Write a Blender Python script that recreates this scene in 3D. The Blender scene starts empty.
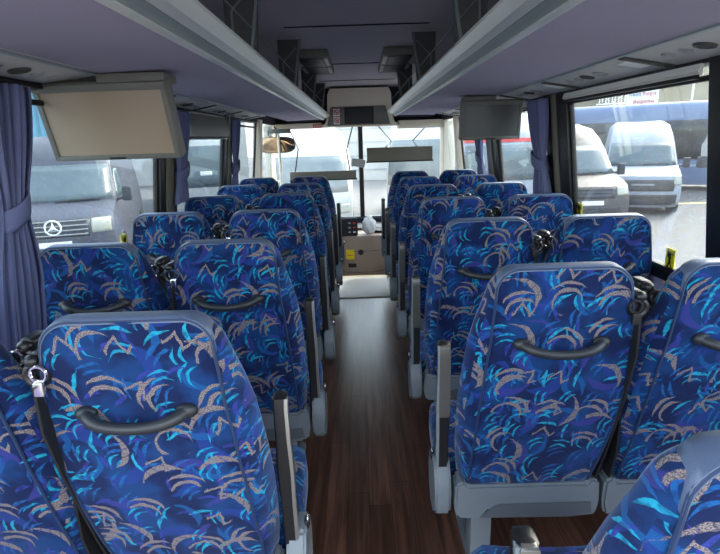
import bpy, bmesh, math, random
from mathutils import Vector, Matrix
random.seed(7)
PI = math.pi
SC = bpy.context.scene
COL = SC.collection

# ------------------------------------------------------------------ materials
def new_mat(name):
    m = bpy.data.materials.new(name); m.use_nodes = True
    nt = m.node_tree
    return m, nt, nt.nodes['Principled BSDF']

def N(nt, kind, **kw):
    n = nt.nodes.new(kind)
    for k, v in kw.items():
        if k.startswith('i_'):
            key = k[2:]
            n.inputs[int(key) if key.isdigit() else key].default_value = v
        else:
            setattr(n, k, v)
    return n

def lin(c):
    return tuple((x/12.92 if x <= .04045 else ((x+.055)/1.055)**2.4) for x in [v/255 for v in c]) + (1,)

def simple(name, rgb, rough=.5, metal=0., spec=.5, noise=.0, nscale=30., bump=0., bscale=200., coat=0.):
    m, nt, b = new_mat(name)
    c = lin(rgb)
    b.inputs['Base Color'].default_value = c
    b.inputs['Roughness'].default_value = rough
    b.inputs['Metallic'].default_value = metal
    b.inputs['Specular IOR Level'].default_value = spec
    b.inputs['Coat Weight'].default_value = coat
    tc = N(nt, 'ShaderNodeTexCoord')
    if noise:
        n = N(nt, 'ShaderNodeTexNoise', i_Scale=nscale, i_Detail=4.)
        nt.links.new(tc.outputs['Object'], n.inputs['Vector'])
        mx = N(nt, 'ShaderNodeMix', data_type='RGBA')
        mx.inputs['A'].default_value = tuple(min(1, v*(1-noise)) for v in c[:3]) + (1,)
        mx.inputs['B'].default_value = tuple(min(1, v*(1+noise)) for v in c[:3]) + (1,)
        nt.links.new(n.outputs['Fac'], mx.inputs['Factor'])
        nt.links.new(mx.outputs['Result'], b.inputs['Base Color'])
    if bump:
        n = N(nt, 'ShaderNodeTexNoise', i_Scale=bscale, i_Detail=2.)
        nt.links.new(tc.outputs['Object'], n.inputs['Vector'])
        bp = N(nt, 'ShaderNodeBump', i_Strength=bump, i_Distance=.002)
        nt.links.new(n.outputs['Fac'], bp.inputs['Height'])
        nt.links.new(bp.outputs['Normal'], b.inputs['Normal'])
    return m

class G:
    """tiny helper to write node maths"""
    def __init__(s, nt): s.nt = nt
    def m(s, op, a, b=None, c=None, clamp=False):
        n = s.nt.nodes.new('ShaderNodeMath'); n.operation = op; n.use_clamp = clamp
        for i, v in enumerate((a, b, c)):
            if v is None: continue
            if isinstance(v, (int, float)): n.inputs[i].default_value = v
            else: s.nt.links.new(v, n.inputs[i])
        return n.outputs[0]
    def vm(s, op, a, b=None):
        n = s.nt.nodes.new('ShaderNodeVectorMath'); n.operation = op
        for i, v in enumerate((a, b)):
            if v is None: continue
            if isinstance(v, (tuple, list)): n.inputs[i].default_value = v
            elif isinstance(v, (int, float)):
                n.inputs['Scale'].default_value = v
            else: s.nt.links.new(v, n.inputs[i])
        return n.outputs[0]
    def mix(s, fac, a, b):
        n = s.nt.nodes.new('ShaderNodeMix'); n.data_type = 'RGBA'
        s.nt.links.new(fac, n.inputs['Factor'])
        for k, v in (('A', a), ('B', b)):
            if isinstance(v, tuple): n.inputs[k].default_value = v
            else: s.nt.links.new(v, n.inputs[k])
        return n.outputs['Result']
    def smooth(s, v, lo, hi):
        n = s.nt.nodes.new('ShaderNodeMapRange'); n.interpolation_type = 'SMOOTHSTEP'
        s.nt.links.new(v, n.inputs['Value'])
        n.inputs['From Min'].default_value = lo; n.inputs['From Max'].default_value = hi
        return n.outputs['Result']

def fabric_material():
    m, nt, b = new_mat('seat_moquette')
    g = G(nt)
    uv = N(nt, 'ShaderNodeUVMap').outputs['UV']
    info = N(nt, 'ShaderNodeObjectInfo')
    rnd = g.m('MULTIPLY', info.outputs['Random'], 7.3)
    cmb = N(nt, 'ShaderNodeCombineXYZ'); nt.links.new(rnd, cmb.inputs[0]); nt.links.new(rnd, cmb.inputs[1])
    base = g.vm('ADD', uv, cmb.outputs[0])
    # a slight wobble makes the strokes look brushed
    wob = N(nt, 'ShaderNodeTexNoise', i_Scale=28., i_Detail=2.)
    nt.links.new(base, wob.inputs['Vector'])
    wv = g.vm('SCALE', g.vm('SUBTRACT', wob.outputs['Color'], (.5, .5, .5)), .016)
    base = g.vm('ADD', base, wv)

    def cell(size, off, jitter=.55):
        p = g.vm('ADD', g.vm('SCALE', base, 1.0/size), off)
        v = N(nt, 'ShaderNodeTexVoronoi', voronoi_dimensions='2D', feature='F1')
        v.inputs['Scale'].default_value = 1.; v.inputs['Randomness'].default_value = jitter
        nt.links.new(p, v.inputs['Vector'])
        loc = g.vm('SUBTRACT', p, v.outputs['Position'])
        sep = N(nt, 'ShaderNodeSeparateColor'); nt.links.new(v.outputs['Color'], sep.inputs[0])
        return loc, sep.outputs
    def rotated(loc, r, a0, a1):
        ang = g.m('MULTIPLY_ADD', r, a1-a0, a0)
        vr = N(nt, 'ShaderNodeVectorRotate', rotation_type='Z_AXIS')
        nt.links.new(loc, vr.inputs['Vector']); nt.links.new(ang, vr.inputs['Angle'])
        sp = N(nt, 'ShaderNodeSeparateXYZ'); nt.links.new(vr.outputs[0], sp.inputs[0])
        return sp.outputs[0], sp.outputs[1]
    def arc(x, y, R, L, w, double=0., x0=0., y0=0.):
        if x0: x = g.m('SUBTRACT', x, x0)
        if y0: y = g.m('SUBTRACT', y, y0)
        yy = g.m('ADD', y, R)
        d = g.m('SUBTRACT', g.m('SQRT', g.m('ADD', g.m('MULTIPLY', x, x), g.m('MULTIPLY', yy, yy))), R)
        d = g.m('ABSOLUTE', d)
        if double: d = g.m('ABSOLUTE', g.m('SUBTRACT', d, double))
        xl = g.m('DIVIDE', g.m('ADD', x, .18*L), L)
        tap = g.m('MULTIPLY', g.m('SUBTRACT', 1., g.m('MULTIPLY', xl, xl)), w)
        return g.smooth(g.m('SUBTRACT', tap, d), 0., w*.25)
    def zig(x, y, A, f, w, L):
        t = g.m('PINGPONG', g.m('MULTIPLY', g.m('ADD', x, 2.), f), 1.)
        d = g.m('ABSOLUTE', g.m('SUBTRACT', y, g.m('MULTIPLY', g.m('SUBTRACT', t, .5), A)))
        wdt = g.m('SUBTRACT', w, d)
        lim = g.m('SUBTRACT', L, g.m('ABSOLUTE', x))
        return g.m('MULTIPLY', g.smooth(wdt, 0., w*.3), g.smooth(lim, 0., .03))
    def keep(mask, r, thr):
        return g.m('MULTIPLY', mask, g.m('LESS_THAN', r, thr))

    fine = N(nt, 'ShaderNodeTexNoise', i_Scale=420., i_Detail=2.)
    nt.links.new(uv, fine.inputs['Vector'])
    cloud = N(nt, 'ShaderNodeTexNoise', i_Scale=9., i_Detail=3.)
    nt.links.new(base, cloud.inputs['Vector'])
    col = g.mix(g.smooth(cloud.outputs['Fac'], .42, .62), lin((12, 28, 70)), lin((16, 54, 106)))
    # broad royal blue and violet smudges
    for size, off, colr, thr, w in ((.15, (3.1, 1.7, 0), (27, 54, 124), .6, .14), (.13, (9.2, 5.1, 0), (50, 52, 124), .45, .10),
                                (.12, (19.7, 4.4, 0), (18, 78, 136), .75, .08)):
        loc, cc = cell(size, off, .8)
        x, y = rotated(loc, cc[0], .2, 5.)
        mk = keep(arc(x, y, .45, .46, w), cc[1], thr)
        col = g.mix(g.m('MULTIPLY', mk, .8), col, lin(colr))
    # turquoise strokes in twos
    bn = N(nt, 'ShaderNodeTexNoise', i_Scale=70., i_Detail=3.); nt.links.new(base, bn.inputs['Vector'])
    brush = g.m('MULTIPLY_ADD', g.smooth(bn.outputs['Fac'], .36, .58), .65, .35)
    for size, off, colr, thr, R, L, w, dbl in ((.066, (2.4, 8.8, 0), (22, 140, 176), .52, .6, .43, .06, .13),
                                      (.085, (6.3, 2.2, 0), (30, 150, 182), .48, .8, .40, .06, 0.),
                                      (.075, (14.9, 3.6, 0), (22, 84, 146), .7, .8, .42, .06, .12),
                                      (.06, (24.9, 13.6, 0), (44, 54, 134), .5, .8, .42, .09, 0.)):
        loc, cc = cell(size, off, .6)
        x, y = rotated(loc, cc[0], -1.9, .3)
        mk = g.m('MULTIPLY', keep(arc(x, y, R, L, w, dbl), cc[2], thr), brush)
        col = g.mix(mk, col, lin(colr))
    # taupe crescents, feathers and zigzags with a speckled pile
    tp = g.mix(g.smooth(fine.outputs['Fac'], .4, .6), lin((84, 78, 86)), lin((138, 126, 126)))
    loc, cc = cell(.118, (1.5, 4.5, 0), .6)
    x, y = rotated(loc, cc[0], -.9, 1.0)
    col = g.mix(keep(arc(x, y, .42, .40, .05, .085), cc[1], .66), col, tp)
    loc, cc = cell(.128, (7.7, 11.5, 0), .6)
    x, y = rotated(loc, cc[0], -.5, 2.6)
    feather = g.m('SUBTRACT', 1., g.m('MULTIPLY', g.smooth(g.m('PINGPONG', g.m('MULTIPLY', g.m('ADD', x, y), 9.), 1.), .1, .25), 1.))
    f = keep(arc(x, y, .5, .44, .075), cc[1], .6)
    f = g.m('MULTIPLY', f, g.m('SUBTRACT', 1., g.m('MULTIPLY', feather, .55)))
    col = g.mix(f, col, tp)
    loc, cc = cell(.10, (4.1, 15.5, 0), .6)
    x, y = rotated(loc, cc[0], -.3, .9)
    col = g.mix(keep(zig(x, y, .34, 4.6, .06, .30), cc[1], .42), col, tp)
    # pile grain
    gr = g.m('MULTIPLY_ADD', fine.outputs['Fac'], .7, .65)
    mul = N(nt, 'ShaderNodeMix', data_type='RGBA', blend_type='MULTIPLY'); mul.inputs['Factor'].default_value = 1.
    nt.links.new(col, mul.inputs['A'])
    cg = N(nt, 'ShaderNodeCombineColor')
    for i in range(3): nt.links.new(gr, cg.inputs[i])
    nt.links.new(cg.outputs[0], mul.inputs['B'])
    nt.links.new(mul.outputs['Result'], b.inputs['Base Color'])
    b.inputs['Roughness'].default_value = .85
    b.inputs['Specular IOR Level'].default_value = .2
    b.inputs['Sheen Weight'].default_value = .35
    b.inputs['Sheen Roughness'].default_value = .4
    b.inputs['Sheen Tint'].default_value = lin((190, 205, 230))
    bp = N(nt, 'ShaderNodeBump', i_Strength=.25, i_Distance=.001)
    nt.links.new(fine.outputs['Fac'], bp.inputs['Height']); nt.links.new(bp.outputs['Normal'], b.inputs['Normal'])
    return m

def floor_material():
    m, nt, b = new_mat('wood_plank_vinyl'); g = G(nt)
    tc = N(nt, 'ShaderNodeTexCoord')
    sp = N(nt, 'ShaderNodeSeparateXYZ'); nt.links.new(tc.outputs['Object'], sp.inputs[0])
    w = .092
    xs = g.m('DIVIDE', sp.outputs[0], w)
    idx = g.m('FLOOR', xs)
    fr = g.m('FRACT', xs)
    wn = N(nt, 'ShaderNodeTexWhiteNoise', noise_dimensions='1D'); nt.links.new(idx, wn.inputs['W'])
    ys = g.m('ADD', g.m('DIVIDE', sp.outputs[1], .9), g.m('MULTIPLY', wn.outputs['Value'], 5.))
    iy = g.m('FLOOR', ys); fy = g.m('FRACT', ys)
    wn2 = N(nt, 'ShaderNodeTexWhiteNoise', noise_dimensions='2D')
    cb = N(nt, 'ShaderNodeCombineXYZ'); nt.links.new(idx, cb.inputs[0]); nt.links.new(iy, cb.inputs[1])
    nt.links.new(cb.outputs[0], wn2.inputs['Vector'])
    mp = N(nt, 'ShaderNodeMapping'); mp.inputs['Scale'].default_value = (38, 2.2, 1)
    nt.links.new(tc.outputs['Object'], mp.inputs['Vector'])
    gn = N(nt, 'ShaderNodeTexNoise', i_Scale=1., i_Detail=6., i_Distortion=.6); nt.links.new(mp.outputs[0], gn.inputs['Vector'])
    c = g.mix(g.smooth(gn.outputs['Fac'], .3, .7), lin((72, 46, 34)), lin((122, 84, 64)))
    c2 = g.mix(g.m('MULTIPLY', wn2.outputs['Value'], .45), c, lin((52, 32, 24)))
    seam = g.m('MAXIMUM', g.m('LESS_THAN', fr, .03), g.m('LESS_THAN', fy, .004))
    c3 = g.mix(g.m('MULTIPLY', seam, .75), c2, lin((26, 16, 12)))
    nt.links.new(c3, b.inputs['Base Color'])
    b.inputs['Roughness'].default_value = .30
    b.inputs['Specular IOR Level'].default_value = .5
    bp = N(nt, 'ShaderNodeBump', i_Strength=.15, i_Distance=.001)
    nt.links.new(gn.outputs['Fac'], bp.inputs['Height']); nt.links.new(bp.outputs['Normal'], b.inputs['Normal'])
    return m

def glass_material(name='dusty_glass', haze=.02, tint=(235, 242, 245)):
    m = bpy.data.materials.new(name); m.use_nodes = True; nt = m.node_tree
    nt.nodes.clear()
    g = G(nt)
    out = N(nt, 'ShaderNodeOutputMaterial')
    tr = N(nt, 'ShaderNodeBsdfTransparent'); tr.inputs[0].default_value = lin(tint)
    df = N(nt, 'ShaderNodeBsdfTranslucent'); df.inputs[0].default_value = (.9, .9, .88, 1)
    gl = N(nt, 'ShaderNodeBsdfGlossy'); gl.inputs['Roughness'].default_value = .02
    tc = N(nt, 'ShaderNodeTexCoord')
    n1 = N(nt, 'ShaderNodeTexNoise', i_Scale=2.2, i_Detail=5., i_Roughness=.65); nt.links.new(tc.outputs['Object'], n1.inputs['Vector'])
    dust = g.m('MULTIPLY', g.smooth(n1.outputs['Fac'], .3, .75), haze*1.6)
    dust = g.m('ADD', dust, haze*.4)
    m1 = N(nt, 'ShaderNodeMixShader'); nt.links.new(dust, m1.inputs[0])
    nt.links.new(tr.outputs[0], m1.inputs[1]); nt.links.new(df.outputs[0], m1.inputs[2])
    fr = N(nt, 'ShaderNodeFresnel'); fr.inputs[0].default_value = 1.35
    m2 = N(nt, 'ShaderNodeMixShader'); nt.links.new(g.m('MULTIPLY', fr.outputs[0], .4), m2.inputs[0])
    nt.links.new(m1.outputs[0], m2.inputs[1]); nt.links.new(gl.outputs[0], m2.inputs[2])
    nt.links.new(m2.outputs[0], out.inputs[0])
    return m

M = {}
M['fabric'] = fabric_material()
M['floor'] = floor_material()
M['glass'] = glass_material('dusty_glass', .010)
M['screen_glass'] = glass_material('windscreen_glass', .03)
M['piping'] = simple('dark_piping', (34, 52, 86), .5)
M['trim_vinyl'] = simple('seat_top_trim', (84, 98, 124), .42, bump=.3, bscale=500)
M['shell'] = simple('grey_shell_plastic', (108, 116, 122), .42, noise=.05)
M['recess_shade'] = simple('shell_recess_shade', (84, 90, 96), .5)
M['black'] = simple('black_plastic', (22, 23, 26), .38)
M['handle'] = simple('grab_handle_rubber', (38, 41, 46), .42, bump=.15, bscale=600)
M['rubber'] = simple('black_rubber', (14, 14, 15), .6)
M['webbing'] = simple('belt_webbing', (18, 18, 22), .7, bump=.4, bscale=900)
M['silver'] = simple('satin_metal', (176, 176, 172), .28, metal=.8)
M['silver_plastic'] = simple('silver_plastic', (150, 152, 152), .32)
M['arm_gloss'] = simple('grey_gloss_strip', (84, 82, 78), .22, coat=.3)
M['chrome'] = simple('chrome', (230, 230, 230), .12, metal=1.)
M['headliner'] = simple('lavender_headliner', (166, 159, 178), .9, noise=.06, nscale=3, bump=.2, bscale=700)
M['ceiling'] = simple('ceiling_carpet', (190, 186, 194), .9, noise=.08, nscale=2, bump=.2, bscale=700)
M['carpet'] = simple('wall_carpet', (160, 152, 186), .9, bump=.2, bscale=700)
M['alu'] = simple('aluminium_rail', (216, 220, 216), .32, metal=.25)
M['alu_dark'] = simple('grey_rail_face', (150, 162, 164), .4, metal=.3)
M['psu'] = simple('service_panel_grey', (196, 195, 190), .5)
M['psu_dark'] = simple('service_panel_slot', (70, 70, 66), .6)
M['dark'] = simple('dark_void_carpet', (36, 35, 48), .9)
M['bracket'] = simple('rack_divider', (44, 50, 56), .5)
M['bracket_edge'] = simple('rack_divider_edge', (98, 108, 114), .45)
M['curtain'] = simple('lavender_curtain', (104, 111, 152), .8, noise=.08, nscale=20, bump=.3, bscale=900)
M['frame'] = simple('black_window_frame', (16, 16, 18), .4)
M['pillar'] = simple('pillar_trim', (112, 108, 98), .6)
M['cream'] = simple('cream_trim', (230, 220, 200), .55)
M['mon_case'] = simple('monitor_case', (106, 106, 100), .5)
M['mon_screen'] = simple('monitor_screen', (158, 142, 122), .28, coat=.3)  # one even beige for the screen face
M['mon_screen_dark'] = simple('monitor_screen_grey', (84, 86, 84), .3, coat=.3)
M['lcd'] = simple('dark_lcd', (22, 28, 40), .5)
M['dash'] = simple('dash_plastic', (166, 146, 130), .5, noise=.05)
M['dash_top'] = simple('dash_top', (66, 64, 62), .55)
M['step'] = simple('step_mat', (214, 208, 196), .5, noise=.06, nscale=10)
M['nosing'] = simple('step_nosing', (214, 196, 150), .5)
M['white'] = simple('white_matt', (236, 236, 232), .6)
M['yellow'] = simple('yellow_sticker', (244, 222, 20), .5)
M['orange'] = simple('orange_sticker', (232, 168, 96), .5)
M['red'] = simple('red_ink', (196, 34, 40), .5)
M['blind'] = simple('rolled_blind', (104, 104, 96), .5)
M['visor'] = simple('sun_blind_fabric', (92, 88, 78), .7)
M['mirror'] = simple('mirror_glass', (168, 140, 112), .08, metal=1.)  # brown tint paints in the orange-brown reflection
M['tarmac'] = simple('tarmac', (98, 96, 94), .85, noise=.12, nscale=.5)
M['paint_grey'] = simple('grey_van_paint', (66, 68, 78), .45, coat=.1)
M['paint_silver'] = simple('silver_van_paint', (146, 152, 164), .45, coat=.1)
M['paint_dark'] = simple('dark_van_paint', (66, 60, 58), .5, coat=.1)
M['paint_white'] = simple('white_coach_paint', (172, 172, 168), .5, coat=.1)
M['paint_blue'] = simple('blue_grey_coach_paint', (96, 112, 142), .45, coat=.1)
M['carglass'] = simple('vehicle_glass', (84, 98, 102), .25, coat=.0)
M['coachglass'] = simple('coach_side_glass', (44, 48, 50), .1)
M['carblack'] = simple('vehicle_trim', (46, 48, 52), .5)
M['tyre'] = simple('tyre', (30, 30, 31), .8)
M['lamp'] = simple('headlamp_lens', (160, 160, 146), .15)
M['teal'] = simple('teal_cladding', (84, 140, 164), .6)
M['pale_wall'] = simple('pale_render', (176, 172, 164), .8, noise=.05, nscale=1)
M['hill'] = simple('scrub_hillside', (104, 98, 80), .95, noise=.35, nscale=.35)
M['line'] = simple('yellow_paint_line', (226, 212, 130), .7)

# ------------------------------------------------------------------ mesh helpers
class MB:
    def __init__(s): s.bm = bmesh.new()
    def merge(s, o, mat=None):
        me = bpy.data.meshes.new('t'); o.bm.to_mesh(me)
        if mat is not None: me.transform(mat)
        s.bm.from_mesh(me); bpy.data.meshes.remove(me); return s
    def box(s, x0, x1, y0, y1, z0, z1, bev=0., seg=2, rot=None):
        b = bmesh.new()
        bmesh.ops.create_cube(b, size=1)
        for v in b.verts:
            v.co = Vector(((x0+x1)/2 + v.co.x*(x1-x0), (y0+y1)/2 + v.co.y*(y1-y0), (z0+z1)/2 + v.co.z*(z1-z0)))
        if bev: bmesh.ops.bevel(b, geom=b.edges[:], offset=bev, segments=seg, affect='EDGES', profile=.6)
        if rot is not None:
            c = Vector(((x0+x1)/2, (y0+y1)/2, (z0+z1)/2))
            b.transform(Matrix.Translation(c) @ rot.to_4x4() @ Matrix.Translation(-c))
        me = bpy.data.meshes.new('t'); b.to_mesh(me); b.free(); s.bm.from_mesh(me); bpy.data.meshes.remove(me)
        return s
    def loft(s, rings, closed=True, cap=True):
        vs = [[s.bm.verts.new(p) for p in r] for r in rings]
        n = len(rings[0])
        for a, b in zip(vs, vs[1:]):
            for i in range(n if closed else n-1):
                j = (i+1) % n
                try: s.bm.faces.new((a[i], a[j], b[j], b[i]))
                except ValueError: pass
        if cap and closed:
            s.bm.faces.new(vs[0][::-1]); s.bm.faces.new(vs[-1])
        return s
    def prism(s, poly, axis, a, b, bev=0.):
        def P(u, v, w):
            return {'x': (w, u, v), 'y': (u, w, v), 'z': (u, v, w)}[axis]
        t = MB()
        t.loft([[P(u, v, a) for u, v in poly], [P(u, v, b) for u, v in poly]])
        bmesh.ops.recalc_face_normals(t.bm, faces=t.bm.faces[:])
        if bev: bmesh.ops.bevel(t.bm, geom=t.bm.edges[:], offset=bev, segments=2, affect='EDGES')
        return s.merge(t)
    def tube(s, pts, r, n=8, ry=None, up=Vector((0, 0, 1))):
        pts = [Vector(p) for p in pts]
        rr = r if isinstance(r, (list, tuple)) else [r]*len(pts)
        rings = []
        for i, p in enumerate(pts):
            t = (pts[min(i+1, len(pts)-1)] - pts[max(i-1, 0)]).normalized()
            u = up if abs(t.dot(up)) < .95 else Vector((0, 1, 0))
            a = t.cross(u).normalized(); b = a.cross(t).normalized()
            k = (ry or 1.)
            rings.append([p + a*rr[i]*math.cos(2*PI*j/n)*k + b*rr[i]*math.sin(2*PI*j/n) for j in range(n)])
        return s.loft(rings)
    def cyl(s, c, axis, r, h, n=20, r2=None):
        c = Vector(c); ax = {'x': Vector((1, 0, 0)), 'y': Vector((0, 1, 0)), 'z': Vector((0, 0, 1))}[axis]
        return s.tube([c - ax*h/2, c + ax*h/2], [r, r if r2 is None else r2], n)
    def ball(s, c, rx, ry, rz, n=12):
        b = bmesh.new(); bmesh.ops.create_uvsphere(b, u_segments=n, v_segments=n//2+2, radius=1)
        for v in b.verts: v.co = Vector((c[0]+v.co.x*rx, c[1]+v.co.y*ry, c[2]+v.co.z*rz))
        me = bpy.data.meshes.new('t'); b.to_mesh(me); b.free(); s.bm.from_mesh(me); bpy.data.meshes.remove(me)
        return s
    def torus(s, c, R, r, axis='y', n=20, m=8):
        rings = []
        for i in range(n+1):
            a = 2*PI*i/n
            ring = []
            for j in range(m):
                q = 2*PI*j/m
                u = (R + r*math.cos(q))*math.cos(a); v = (R + r*math.cos(q))*math.sin(a); w = r*math.sin(q)
                p = {'y': (u, w, v), 'x': (w, u, v), 'z': (u, v, w)}[axis]
                ring.append((c[0]+p[0], c[1]+p[1], c[2]+p[2]))
            rings.append(ring)
        return s.loft(rings, cap=False)
    def lean(s, sx, zoff=0., sill=.85):
        for v in s.bm.verts: v.co.x -= sx*.12*max(0., v.co.z+zoff-sill)
        return s
    def slope(s):
        for v in s.bm.verts: v.co.z -= (abs(v.co.x)-.88)*.17
        return s
    def build(s, name, mat, parent=None, smooth=True, uv=False, ang=40):
        bm = s.bm
        bmesh.ops.remove_doubles(bm, verts=bm.verts[:], dist=1e-5)
        bmesh.ops.recalc_face_normals(bm, faces=bm.faces[:])
        if uv:
            l = bm.loops.layers.uv.new('UVMap')
            for f in bm.faces:
                n = f.normal
                ax = max(range(3), key=lambda k: abs(n[k]) * (1.15 if k == 1 else 1))
                for lp in f.loops:
                    c = lp.vert.co
                    lp[l].uv = {0: (c.y+3.0 if n.x > 0 else 2.-c.y, c.z), 1: (c.x+5., c.z), 2: (c.x+5., c.y+1.)}[ax]
        me = bpy.data.meshes.new(name); bm.to_mesh(me); bm.free()
        if smooth:
            for p in me.polygons: p.use_smooth = True
            me.set_sharp_from_angle(angle=math.radians(ang))
        me.materials.append(mat)
        o = bpy.data.objects.new(name, me); COL.objects.link(o)
        if parent: o.parent = parent
        return o

def tag(o, label=None, cat=None, group=None, kind=None):
    if label: o['label'] = label
    if cat: o['category'] = cat
    if group: o['group'] = group
    if kind: o['kind'] = kind
    return o
def empty(name, loc=(0, 0, 0), rz=0., label=None, cat=None, group=None, kind=None):
    o = bpy.data.objects.new(name, None); COL.objects.link(o)
    o.location = loc; o.rotation_euler = (0, 0, rz); o.empty_display_size = .1
    return tag(o, label, cat, group, kind)
def kids(o): return [c for c in bpy.data.objects if c.parent == o]
def copy_tree(o, parent=None):
    c = o.copy(); COL.objects.link(c)
    if parent: c.parent = parent
    for ch in kids(o): copy_tree(ch, c)
    return c
def struct(o): o['kind'] = 'structure'; return o
def lerp(a, b, t): return a + (b-a)*t
def interp(tab, z):
    if z <= tab[0][0]: return tab[0][1]
    for (a, va), (b, vb) in zip(tab, tab[1:]):
        if z <= b: return lerp(va, vb, (z-a)/(b-a))
    return tab[-1][1]

# ------------------------------------------------------------------ coach seat
TOP = 1.178; BOT = .425
HW = [(BOT, .186), (.55, .194), (.75, .198), (.90, .193), (1.0, .184), (1.09, .172), (TOP, .162)]
def half_w(z):                      # rear panel half width with rounded top corners
    w = interp(HW, z)
    r = .055
    if z > TOP - r:
        t = (z-(TOP-r))/r
        w -= r*(1-math.sqrt(max(0, 1-t*t)))
    return w
def rear_y(z):
    t = (z-BOT)/(TOP-BOT)
    return .185*(1-t) - .02*math.sin(PI*t) + .0
def depth(z): return interp([(BOT, .15), (.7, .14), (1.0, .105), (1.12, .07), (TOP, .043)], z)

def off(z): return interp([(BOT, 0), (.6, .012), (.8, .02), (.97, .02), (1.09, .009), (TOP, 0)], z)
def section(z, k=1., dz=0., a=1):
    """plan outline of the backrest; a = direction of the aisle, where the bolster is fuller"""
    w = half_w(z); y = rear_y(z); d = depth(z); o = -a*off(z)
    bul = interp([(BOT, .022), (.6, .032), (.8, .033), (.95, .030), (1.08, .014), (TOP, .003)], z)
    br = max(.004, bul - o); bl = max(.004, bul + o)
    wr = w + o; wl = w - o
    pts = [(-wl, 0), (-wl*.5, -.004), (0, -.006), (wr*.5, -.004), (wr, 0),
           (wr+br*.6, d*.2), (wr+br, d*.5), (wr+br*.8, d*.8), (wr+br*.2, d*.98), (wr-.03, d), (wr-.07, d*.80), (0, d*.76),
           (-wl+.07, d*.80), (-wl+.03, d), (-wl-bl*.2, d*.98), (-wl-bl*.8, d*.8), (-wl-bl, d*.5), (-wl-bl*.6, d*.2)]
    cy = d*.5
    return [(px*k if k != 1 else px, y + cy + (py-cy)*k, z+dz) for px, py in pts]

def backrest_mesh(a):
    m = MB()
    zs = [BOT, .43, .47, .55, .63, .71, .79, .87, .95, 1.02, 1.08, 1.11, 1.128, 1.14, 1.15, 1.158, 1.165, 1.17, 1.174, 1.1765, TOP-.0003]
    m.loft([section(BOT, .96, 0, a)] + [section(z, 1., 0, a) for z in zs[1:]] + [section(TOP-.0003, .8, .002, a), section(TOP-.0003, .4, .003, a)])
    return m

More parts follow.
